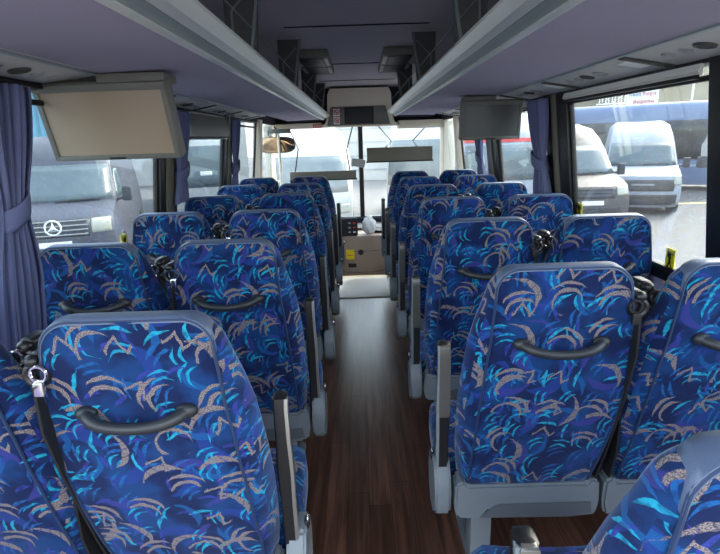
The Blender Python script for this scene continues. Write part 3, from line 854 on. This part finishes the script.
# windscreen sun blinds
def sunblind(x0, x1, zb, zt, y, arms, label, rr=.0):
    root = empty('sun_blind', ((x0+x1)/2, y, zb), 0, label, 'sun blind', 'windscreen sun blinds')
    w = (x1-x0)/2; h_ = zt-zb
    MB().box(-w, w, -.012, .012, 0, h_, .008).build('blind_cloth', M['visor'], root)
    MB().tube([(-w-.01, -.004, .0), (w+.01, -.004, .0)], .011, 8).build('bottom_bar', M['frame'], root)
    for pts in arms:
        MB().tube([(px-(x0+x1)/2, .0, pz-zb) for px, pz in pts], .008, 6).build('scissor_arm', M['frame'], root)
sunblind(-.93, -.04, .985, 1.10, 7.12, [[(-.86, 1.09), (-.80, 1.40), (-.90, 1.655)], [(-.12, 1.09), (-.16, 1.36), (-.07, 1.66)]],
         'long low grey sun blind before the left windscreen')
sunblind(.11, .985, 1.20, 1.385, 7.12, [[(.36, 1.38), (.44, 1.46), (.27, 1.66)], [(.78, 1.38), (.72, 1.46), (.92, 1.66)]],
         'deep grey sun blind before the right windscreen')
# small mirror / parking pass at the post
pm = empty('windscreen_mirror', (.0, 7.22, 1.19), 0, 'small oblong mirror on the windscreen centre post', 'mirror')
MB().box(-.10, .085, -.012, .012, -.055, .055, .01, rot=Matrix.Rotation(.18, 3, 'Y')).build('mirror_face', M['silver_plastic'], pm)
MB().tube([(.02, .0, 0), (.03, .04, .0)], .008, 6).build('bracket', M['frame'], pm)

# dashboard
d = empty('dashboard', (.03, 6.35, -.3), 0, 'brown curved dashboard console with instruments ahead of the aisle', 'dashboard')
def dring(z, k): 
    return [(x*k, y, z) for x, y in ((-.30, .9), (-.30, .16), (-.27, .06), (-.20, .015), (-.08, -.01), (.08, .0), (.20, .04), (.28, .12), (.34, .24), (.36, .9))]
m = MB(); m.loft([dring(0, .9), dring(.08, .94), dring(.1, 1.), dring(.4, 1.), dring(.57, 1.02), dring(.62, 1.02), dring(.64, .99)])
m.build('console_body', M['dash'], d, ang=30)
m = MB(); m.box(XL+.02-.03, -.31, .05, .9, .0, .645, .03); m.box(.37, XR-.03-.03, .35, .9, .0, .64, .03)
m.build('side_body', M['dash'], d)
m = MB(); m.box(XL-.0, XR-.05, .42, .92, .64, .675, .015); m.build('dash_top', M['dash_top'], d)
m = MB(); m.prism([(.03, .64), (.0, .65), (.05, .86), (.12, .86), (.2, .68), (.2, .64)], 'x', -.34, -.07, .012)
bo = m.build('instrument_binnacle', M['rubber'], d)
for k in range(3):
    for q, mt in ((-.17, 'silver_plastic'), (-.11, 'red' if k else 'white')):
        MB().box(q-.016, q+.016, -.012+.02+.0125*k, .0+.02+.0125*k, .68+.055*k, .70+.055*k, .002).build('switch', M[mt], bo)
m = MB().cyl((-.04, -.010, .44), 'y', .034, .03, 20); m.build('cup_hole', M['rubber'], d)
m = MB().box(-.20, -.06, -.006, .04, .245, .295, .006); m.build('floor_vent', M['rubber'], d)
yl = MB().box(-.225, -.12, -.004, .06, .35, .47, .003).build('yellow_label', M['yellow'], d)
MB().box(-.21, -.135, -.0065, -.003, .40, .407).build('label_line', M['red'], yl)
for z in (.18, .45): MB().tube([(x*1.004, y-.003, z) for x, y in ((-.27, .06), (-.20, .015), (-.08, -.01), (.08, .0), (.20, .04), (.28, .12), (.34, .24))], .003, 6).build('panel_seam', M['dash_top'], d)
# crumpled bright paper bag on the dash
pb = MB(); 
b = bmesh.new(); bmesh.ops.create_icosphere(b, subdivisions=3, radius=1)
for v in b.verts:
    k = 1 + .22*math.sin(7*v.co.x+3*v.co.z) * math.cos(6*v.co.y+2)
    v.co = Vector((v.co.x*.085*k, v.co.y*.07*k, v.co.z*.115*k*(1.1 if v.co.z > 0 else .8)))
me = bpy.data.meshes.new('t'); b.to_mesh(me); pb.bm.from_mesh(me)
o = pb.build('paper_bag', M['white'], ang=15); o.location = (.105, 6.50, .432); tag(o, 'crumpled white paper bag lying on the dashboard', 'paper bag')
# black mount/tray right of it
tr = MB().tube([(0, 0, 0), (.0, 0, .03)], [.10, .11], 24).build('dash_tray', M['rubber']); tr.location = (.14, 6.56, .4225)
tr.location = (.25, 6.62, .344); tag(tr, 'round black tray on the dashboard right of the paper bag', 'tray')

# ------------------------------------------------------------------ outside
GZ = -.92
gr = MB(); 
gr.box(-60, 70, -20, 90, GZ-.1, GZ); struct(gr.build('ground', M['tarmac'], smooth=False))

def vehicle(name, loc, rz, label, cat, spec, group=None):
    """faces -y locally.  spec: L, W, H, levels [(z, yfront, halfwidth, yrear)], paint"""
    root = empty(name, loc, rz, label, cat, group)
    W = spec['W']/2
    lv = spec['levels']
    bow = spec.get('bow', .18)
    def fy(z): return interp([(l[0], l[1]) for l in lv], z)
    def hw(z): return interp([(l[0], l[2]) for l in lv], z)
    def ry(z): return interp([(l[0], l[3]) for l in lv], z)
    def fpt(x, z, off=0.):   # point on the front skin
        w = hw(z); u = max(-1, min(1, x/w))
        return (u*w, fy(z) + bow*abs(u)**3 + (.10 if abs(u) > .97 else 0)*0 - off, z)
    us = [-1, -.94, -.8, -.6, -.4, -.2, 0, .2, .4, .6, .8, .94, 1]
    rings = []
    for l in lv:
        z = l[0]; w = hw(z)
        ring = [(w*u*(.985 if abs(u) == 1 else 1), fy(z)+bow*abs(u)**3, z) for u in us]
        yf = fy(z)+bow
        ring += [(w, yf+.10, z), (w, lerp(yf, ry(z), .5), z), (w, ry(z)-.12, z), (w-.12, ry(z), z), (0, ry(z), z), (-w+.12, ry(z), z), (-w, ry(z)-.12, z), (-w, lerp(yf, ry(z), .5), z), (-w, yf+.10, z)]
        rings.append(ring)
    zt = lv[-1][0]; top = rings[-1]
    cy = sum(p[1] for p in top)/len(top)
    rings.append([(p[0]*.9, cy+(p[1]-cy)*.95, zt+.04) for p in top])
    b = MB(); b.loft(rings); b.build('body', M[spec['paint']], root, ang=35)
    def patch(nm, mat, x0, x1, z0, z1, off=.012, nx=12, nz=5, shrink=0., par=root):
        q = MB(); rg = []
        for i in range(nz+1):
            z = lerp(z0, z1, i/nz); s_ = 1-shrink*i/nz
            rg.append([fpt(lerp(x0, x1, j/nx)*s_, z, off) for j in range(nx+1)])
        q.loft(rg, closed=False, cap=False)
        o = q.build(nm, M[mat], par, ang=60)
        md = o.modifiers.new('thickness', 'SOLIDIFY'); md.thickness = .01; return o
    for (nm, mat, x0, x1, z0, z1, sh) in spec['front']:
        patch(nm, mat, x0, x1, z0, z1, shrink=sh)
    for sxx in (-1, 1):
        for (nm, mat, y0, y1, z0, z1, y2, y3) in spec.get('side', []):
            q = MB(); rg = []
            for i in range(5):
                z = lerp(z0, z1, i/4); ya = lerp(y0, y2, i/4); yb = lerp(y1, y3, i/4)
                rg.append([(sxx*(hw(z)+.008), lerp(ya, yb, j/4), z) for j in range(5)])
            q.loft(rg, closed=False, cap=False); o = q.build(nm, M[mat], root, ang=60)
            md = o.modifiers.new('thickness', 'SOLIDIFY'); md.thickness = .01
        for y in spec['wheels']:
            wr = spec.get('wr', .35)
            q = MB().cyl((sxx*(hw(.5)-.10), y, wr), 'x', wr, .26, 28); wo = q.build('wheel', M['tyre'], root, ang=40)
            MB().cyl((sxx*(hw(.5)+.025), y, wr), 'x', wr*.6, .03, 24).build('hub', M['silver_plastic'], wo)
            ar = MB(); pts = [(sxx*(hw(.5)+.006), y+(wr+.06)*math.cos(a), wr+(wr+.06)*math.sin(a)) for a in [PI*i/12 for i in range(13)]]
            ar.tube(pts, .03, 6); ar.build('wheel_arch', M['carblack'], root)
        mz = spec.get('mirror')
        if mz:
            yy = fy(mz)+bow+.28
            q = MB().box(sxx*(hw(mz)+.20)-.09, sxx*(hw(mz)+.20)+.09, yy-.05, yy+.07, mz, mz+.30, .04, 3)
            q.tube([(sxx*(hw(mz)-.02), yy+.05, mz+.03), (sxx*(hw(mz)+.16), yy+.03, mz+.08)], .03, 8)
            q.build('wing_mirror', M['carblack'], root)
    for f in spec.get('extra', []): f(root, fpt)
    return root

def star(x, z, R):
    def f(root, fpt):
        c = Vector(fpt(x, z, .05)); m = MB().torus(c, R, R*.12, 'y', 28, 8)
        for k in range(3):
            a = PI/2 + k*2*PI/3
            tip = c + Vector((math.cos(a), 0, math.sin(a)))*R
            l = c + Vector((math.cos(a+1.05), 0, math.sin(a+1.05)))*R*.24; r_ = c + Vector((math.cos(a-1.05), 0, math.sin(a-1.05)))*R*.24
            bm = m.bm
            ctr = c + Vector((0, -.02, 0)); bk = c + Vector((0, .01, 0))
            vs = [bm.verts.new(p) for p in (tip, l, r_, ctr, bk)]
            for q in ((0, 1, 3), (0, 3, 2), (0, 4, 1), (0, 2, 4), (1, 2, 3), (1, 4, 2)):
                bm.faces.new([vs[i] for i in q])
        m.build('star_emblem', M['white'], root, ang=20)
    return f
def wipers(z, w, y=0):
    def f(root, fpt):
        for s_ in (-1, 1):
            p = [fpt(s_*.1+.0, z, .03), fpt(s_*.1+w*.35, z+.03, .03), fpt(s_*.1+w*.6, z+.02, .03)]
            MB().tube(p, .012, 6).build('wiper', M['rubber'], root)
    return f
def slats(zs, w, mat='silver_plastic'):
    def f(root, fpt):
        for z in zs:
            MB().tube([fpt(lerp(-w, w, i/10), z-.03*abs(lerp(-1, 1, i/10))*0, .028) for i in range(11)], .014, 6).build('grille_slat', M[mat], root)
    return f

van_levels = [(.22, .10, .92, 5.8), (.32, .02, .98, 5.85), (.60, .0, 1.0, 5.88), (.85, .02, 1.0, 5.88), (1.08, .06, .995, 5.88), (1.20, .18, .985, 5.88), (1.36, .72, .975, 5.87),
              (1.40, .92, .97, 5.87), (2.05, 1.42, .89, 5.82), (2.3, 1.55, .87, 5.8), (2.52, 1.8, .83, 5.76), (2.64, 2.3, .74, 5.7)]
vehicle('van', (-5.55, 9.3, GZ), 0.30, 'dark grey van with a star emblem parked outside the nearest left window', 'van',
    dict(W=2., levels=van_levels, paint='paint_grey', wheels=(1.05, 4.6), mirror=1.35, bow=.22,
         front=[('windscreen', 'carglass', -.90, .90, 1.43, 2.10, .07), ('grille', 'carblack', -.58, .58, .86, 1.17, -.04), ('lower_grille', 'carblack', -.62, .62, .50, .66, 0),
                ('headlight', 'lamp', .62, .94, .90, 1.16, 0), ('headlight', 'lamp', -.94, -.62, .90, 1.16, 0), ('number_plate', 'white', -.27, .27, .68, .78, 0)],
         side=[('side_window', 'carglass', 1.25, 2.3, 1.42, 1.98, 1.65, 2.3)],
         extra=[star(0, 1.04, .13), slats((.90, .98, 1.06, 1.14), .56), wipers(1.41, 1.)]), 'parked vans')
tlev = [(.22, .10, .92, 5.4), (.32, .02, 1.0, 5.5), (.60, .0, 1.02, 5.5), (.9, .03, 1.02, 5.5), (1.10, .12, 1.0, 5.5), (1.24, .45, .99, 5.5), (1.34, .85, .98, 5.5),
        (2.0, 1.42, .90, 5.45), (2.25, 1.7, .86, 5.42), (2.5, 2.1, .80, 5.36), (2.6, 2.6, .7, 5.3)]
vehicle('van', (5.72, 12.8, GZ), -.02, 'dark taupe van, the nearer one outside the large right window', 'van',
    dict(W=2.04, levels=tlev, paint='paint_dark', wheels=(1.0, 4.3), mirror=1.3, bow=.25,
         front=[('windscreen', 'carglass', -.92, .92, 1.36, 2.06, .07), ('grille', 'carblack', -.55, .55, .82, 1.08, -.1), ('lower_grille', 'carblack', -.7, .7, .42, .62, 0),
                ('headlight', 'lamp', .62, .96, .88, 1.12, 0), ('headlight', 'lamp', -.96, -.62, .88, 1.12, 0), ('number_plate', 'white', -.27, .27, .66, .77, 0)],
         side=[('side_window', 'carglass', 1.3, 2.3, 1.38, 1.95, 1.65, 2.3)],
         extra=[slats((.88, .96, 1.04), .5, 'carblack'), wipers(1.37, 1.)]), 'parked vans')
vehicle('van', (8.2, 15.2, GZ), -.40, 'silver white van parked between the taupe van and the coach', 'van',
    dict(W=2.04, levels=[(z*1.02, y, w, r) for z, y, w, r in tlev], paint='paint_silver', wheels=(1.0, 4.3), mirror=1.3, bow=.25,
         front=[('windscreen', 'carglass', -.92, .92, 1.38, 2.05, .07), ('grille', 'carblack', -.8, .8, .70, 1.02, -.06), ('lower_grille', 'carblack', -.9, .9, .30, .60, 0),
                ('headlight', 'lamp', .80, .98, .86, 1.16, 0), ('headlight', 'lamp', -.98, -.80, .86, 1.16, 0), ('grille_badge', 'silver_plastic', -.3, .3, .86, .91, 0)],
         side=[('side_window', 'carglass', 1.3, 2.3, 1.40, 1.95, 1.65, 2.3)],
         extra=[wipers(1.40, 1.)]), 'parked vans')
# coach behind on the right
clev = [(.25, .10, 1.20, 11.8), (.45, .0, 1.25, 12), (1.2, .0, 1.27, 12), (2.6, .12, 1.26, 12), (3.05, .35, 1.22, 11.9), (3.3, .7, 1.12, 11.8), (3.42, 1.2, .95, 11.6)]
coach_side = [('side_glazing', 'coachglass', .7, 11.6, 1.25, 2.75, .9, 11.5), ('lower_stripe', 'paint_silver', .6, 11.6, .95, 1.05, .6, 11.6)]
vehicle('coach', (18.9, 18.9, GZ), 1.02, 'blue grey coach with dark side glass behind the vans on the right', 'coach',
    dict(W=2.54, levels=clev, paint='paint_blue', wheels=(2.6, 8.6), wr=.5, bow=.3,
         front=[('windscreen', 'carglass', -1.15, 1.15, 1.1, 2.9, .03), ('headlight', 'lamp', -1.15, -.8, .6, .85, 0), ('headlight', 'lamp', .8, 1.15, .6, .85, 0)],
         side=coach_side), 'parked coaches')
# coach standing ahead
mlev = [(z*1.06, y, w, r) for z, y, w, r in [(.25, .12, 1.0, 7.4), (.45, .0, 1.08, 7.5), (1.0, .0, 1.1, 7.5), (1.2, .05, 1.1, 7.5), (1.9, .3, 1.06, 7.5), (2.2, .5, 1.0, 7.45), (2.45, .9, .9, 7.4), (2.56, 1.5, .75, 7.3)]]
vehicle('minibus', (-1.25, 13.0, GZ), .05, 'white minibus facing the left windscreen', 'minibus',
    dict(W=2.2, levels=mlev, paint='paint_white', wheels=(1.3, 5.6), wr=.4, bow=.3,
         front=[('windscreen', 'carglass', -.98, .98, 1.15, 2.04, .05), ('grille', 'silver_plastic', -.6, .6, .6, .85, 0), ('headlight', 'lamp', .7, 1.0, .62, .85, 0), ('headlight', 'lamp', -1.0, -.7, .62, .85, 0)],
         side=[('side_glazing', 'carglass', 1.2, 7.0, 1.2, 1.95, 1.4, 7.0)], extra=[star(0, 2.24, .10), wipers(1.17, 1.)]), None)
vehicle('coach', (1.7, 16.3, GZ), -.62, 'cream white coach standing at an angle ahead of the right windscreen', 'coach',
    dict(W=2.5, levels=[(z*.93, y, w*.98, r*.8) for z, y, w, r in clev], paint='paint_white', wheels=(2.2, 7.), wr=.48, bow=.3,
         front=[('windscreen', 'carglass', -1.1, 1.1, .95, 2.35, .03), ('headlight', 'lamp', -1.1, -.75, .5, .72, 0), ('headlight', 'lamp', .75, 1.1, .5, .72, 0)],
         side=[('side_glazing', 'carglass', .9, 9., 1.3, 2.4, 1.0, 8.9)], extra=[wipers(1., 1.)]), 'parked coaches')
# coach beyond the left far windows
vehicle('coach', (-4.9, 16., GZ), .30, 'white coach beyond the left windows ahead of the grey van', 'coach',
    dict(W=2.5, levels=[(z*.95, y, w*.98, r*.85) for z, y, w, r in clev], paint='paint_white', wheels=(2.4, 7.4), wr=.48, bow=.3,
         front=[('windscreen', 'carglass', -1.12, 1.12, 1.15, 2.6, .03), ('sticker', 'white', .1, .45, 1.5, 1.62, 0), ('headlight', 'lamp', -1.1, -.75, .55, .8, 0), ('headlight', 'lamp', .75, 1.1, .55, .8, 0)],
         side=[('side_glazing', 'carglass', .9, 9.6, 1.5, 2.5, 1.0, 9.5)], extra=[wipers(1.2, 1.)]), 'parked coaches')
vehicle('van', (-7.9, 15.6, GZ), .62, 'white van behind the grey van outside the nearest left window', 'van',
    dict(W=2., levels=van_levels, paint='paint_white', wheels=(1.05, 4.6), mirror=1.35, bow=.22,
         front=[('windscreen', 'carglass', -.90, .90, 1.43, 2.10, .07), ('grille', 'carblack', -.5, .5, .84, 1.05, 0), ('headlight', 'lamp', .62, .94, .90, 1.16, 0), ('headlight', 'lamp', -.94, -.62, .90, 1.16, 0)],
         side=[('side_window', 'carglass', 1.25, 2.3, 1.42, 1.98, 1.65, 2.3)], extra=[wipers(1.41, 1.)]), 'parked vans')
vehicle('van', (3.22, 11.5, GZ), -.08, 'silver van with a red stripe beyond the right curtain', 'van',
    dict(W=2.0, levels=[(z*.80, y, w*.8, r*.28) for z, y, w, r in clev], paint='paint_silver', wheels=(1.2,), wr=.42, bow=.25,
         front=[('rear_window', 'carglass', -.9, .9, 1.45, 2.2, .03), ('red_stripe', 'red', -.95, .95, 2.26, 2.34, 0), ('lower_panel', 'carblack', -.8, .8, .5, .7, 0)]), 'parked vans')

# white mirror arm of a neighbouring coach
ma = empty('coach_mirror', (5.12, 7.75, GZ+2.02), 0, 'white drooping coach mirror arm at the right edge of the large window', 'coach mirror')
MB().tube([(.5, .3, .55), (.32, .2, .62), (.12, .05, .56), (.0, 0, .38), (-.06, 0, .16), (-.08, 0, .0)], [.05, .07, .09, .095, .09, .06], 10, ry=.8).build('mirror_arm', M['paint_white'], ma)
MB().box(-.16, .0, -.05, .07, -.16, .0, .03, 3).build('mirror_head', M['carblack'], ma)
MB().tube([(.5, .3, .55), (.9, .5, .5)], .05, 8).build('arm_root', M['paint_white'], ma)
MB().tube([(.9, .5, .55), (.9, .5, -2.0)], .06, 8).build('arm_post', M['paint_white'], ma)

# kerb line, sign, hillside, buildings
struct(MB().box(9.0, 24, 17.05, 17.25, GZ, GZ+.015, rot=Matrix.Rotation(-.04, 3, 'Z')).build('ground_line', M['line'], smooth=False))
sg = empty('roadside_sign', (17.2, 33.0, GZ), -.45, 'white roadside sign with red lettering in front of the hillside', 'sign')
MB().box(-.85, .85, -.04, .04, 3.7, 5.3, .02).build('sign_board', M['white'], sg)
for x in (-.6, .6): MB().box(x-.05, x+.05, .04, .12, 0, 5.2).build('post', M['silver_plastic'], sg)
def letters(x0, z, w, h_, n, mat, y=-.05):
    m = MB()
    for k in range(n):       # too blurred to read in the photograph: plain bar shapes
        xx = x0 + k*w*1.35
        m.box(xx, xx+w*.26, y-.012, y, z, z+h_*(1, .8, 1, .7)[k % 4])
        m.box(xx+w*.6, xx+w*.86, y-.012, y, z+h_*(.1, 0, .2, 0)[k % 4], z+h_)
        m.box(xx, xx+w*.8, y-.012, y, z+h_*(.75, .4, 0, .6)[k % 4], z+h_*(.95, .6, .2, .8)[k % 4])
    return m
letters(-.35, 4.85, .14, .22, 5, 'red').build('red_line_of_letters', M['red'], sg, smooth=False)
letters(-.70, 4.4, .12, .2, 4, 'x').build('blue_line_of_letters', M['paint_blue'], sg, smooth=False)
letters(.0, 4.4, .14, .22, 4, 'x').build('red_line_of_letters', M['red'], sg, smooth=False)
letters(-.45, 3.95, .14, .22, 6, 'x').build('red_line_of_letters', M['red'], sg, smooth=False)
ws = empty('raised_lettering', (16.3, 34.5, GZ+4.15), -.45, 'blurred white lettering on a rail left of the roadside sign', 'lettering')
MB().box(-1.1, 1.1, -.03, .03, -.1, -.02).build('rail', M['white'], ws)
letters(-.95, 0, .27, .42, 5, 'x', 0).build('white_letters', M['white'], ws, smooth=False)
for x in (-1., 1.): MB().box(x-.04, x+.04, -.04, .04, -4.15, -.1).build('post', M['silver_plastic'], ws)
lp = MB().tube([(0, 0, 0), (0, 0, 6.2)], .06, 8); lp.tube([(0, 0, 6.2), (-1.2, 0, 6.0)], .05, 8)
o = lp.build('street_lamp', M['white']); o.location = (20.2, 33, GZ); tag(o, 'pale street lamp pole right of the roadside sign', 'street lamp')
hl = MB(); rows = []
for i in range(12):
    t = i/11; row = []
    for j in range(41):
        x = 4 + 90*j/40
        row.append((x, 44 + 26*t + 2*math.sin(x*.2), GZ - .2 + 20*t**.8 + (1.2*math.sin(x*.31+i) + .6*math.sin(x*.9+2*i))*t))
    rows.append(row)
hl.loft(rows, closed=False, cap=False)
struct(hl.build('hillside', M['hill']))
hl = MB(); rows = []
for i in range(8):
    t = i/7; rows.append([(64 + 20*t, y, GZ-.2+18*t + math.sin(y*.3+i)*t) for y in range(-10, 62, 4)])
hl.loft(rows, closed=False, cap=False); struct(hl.build('hillside', M['hill']))

wh = empty('warehouse', (-13.5, 19.5, GZ), .62, 'teal ribbed warehouse wall behind the grey van', 'building')
m = MB()
for k in range(28): m.box(-4.2+.3*k, -4.2+.3*k+.18, -.05, 0, 0, 6.2)
m.box(-4.2, 4.2, 0, 5, 0, 6.3); m.build('ribbed_wall', M['teal'], wh, smooth=False)
MB().box(-4.3, 4.3, -.15, 5.1, 6.3, 6.5, .03).build('roof_edge', M['white'], wh)
bl = empty('office_building', (-14, 33, GZ), .25, 'pale long building with windows beyond the parked white vehicles', 'building')
MB().box(-9, 7, 0, 6, 0, 5.2).build('wall', M['pale_wall'], bl, smooth=False)
MB().box(-9.2, 7.2, -.2, 6.2, 5.2, 5.5, .05).build('roof', M['white'], bl)
for k in range(9):
    MB().box(-8.4+1.7*k, -7.4+1.7*k, -.04, .02, 1.8, 3.2).build('pane', M['carglass'], bl, smooth=False)
fb = empty('depot_building', (3.5, 32, GZ), -.05, 'pale depot building beyond the vehicles ahead of the windscreen', 'building')
MB().box(-7, 7, 0, 6, 0, 6.5).build('wall', M['pale_wall'], fb, smooth=False)
m = MB()
for k in range(7): m.box(-7, 7, -.03, 0, .6+.8*k, .68+.8*k)
m.build('cladding_line', M['silver_plastic'], fb, smooth=False)
MB().box(-7.2, 7.2, -.2, 6.2, 6.5, 6.8, .05).build('roof', M['white'], fb)

# ------------------------------------------------------------------ light
w = bpy.data.worlds.new('sky'); SC.world = w; w.use_nodes = True
nt = w.node_tree; bg = nt.nodes['Background']
sky = nt.nodes.new('ShaderNodeTexSky'); sky.sky_type = 'NISHITA'
sky.sun_disc = False; sky.sun_elevation = math.radians(38); sky.sun_rotation = math.radians(50)
sky.air_density = 1.4; sky.dust_density = 4.; sky.ozone_density = 1.
mx = nt.nodes.new('ShaderNodeMix'); mx.data_type = 'RGBA'; mx.inputs['Factor'].default_value = .7
nt.links.new(sky.outputs[0], mx.inputs['A']); mx.inputs['B'].default_value = (1., .98, .95, 1)
nt.links.new(mx.outputs['Result'], bg.inputs[0]); bg.inputs[1].default_value = 1.5
sun = bpy.data.lights.new('sun', 'SUN'); sun.energy = 2.2; sun.angle = math.radians(2.5); sun.color = (1, .95, .86)
so = bpy.data.objects.new('sun', sun); COL.objects.link(so)
sd = Vector((.62, .50, .60)).normalized()       # towards the sun: ahead and to the right
so.rotation_euler = sd.to_track_quat('Z', 'Y').to_euler(); so.location = (0, 0, 10)

# ------------------------------------------------------------------ camera
f = 520.
F = Vector(((358.13-360)/f, (139.2-277)/f, 1)).normalized()      # image axes: right, down, forward
roll = -.031
up = Vector((math.sin(roll), -math.cos(roll), 0)); U = (up - F*up.dot(F)).normalized()
R = F.cross(U)
if R.x < 0: R = -R
# world axes (x right, y forward, z up) seen in image axes are R, F, U; invert for the camera axes
cx = Vector((R.x, F.x, U.x)); cyv = Vector((R.y, F.y, U.y)); cz = Vector((R.z, F.z, U.z))
mat = Matrix((cx, -cyv, -cz)).transposed()
cam = bpy.data.cameras.new('camera'); co = bpy.data.objects.new('camera', cam); COL.objects.link(co)
co.matrix_world = Matrix.Translation((0, 0, 1.5)) @ mat.to_4x4()
cam.sensor_width = 36; cam.lens = f/720*36; cam.clip_start = .05; cam.clip_end = 500
SC.camera = co
vs = SC.view_settings
vs.view_transform = 'Standard'; vs.look = 'None'; vs.gamma = 1; vs.exposure = 1.08
vs.use_curve_mapping = False
SC.cycles.use_denoising = True
SC.cycles.max_bounces = 10; SC.cycles.diffuse_bounces = 6; SC.cycles.transparent_max_bounces = 16
SC.cycles.sample_clamp_indirect = 8.
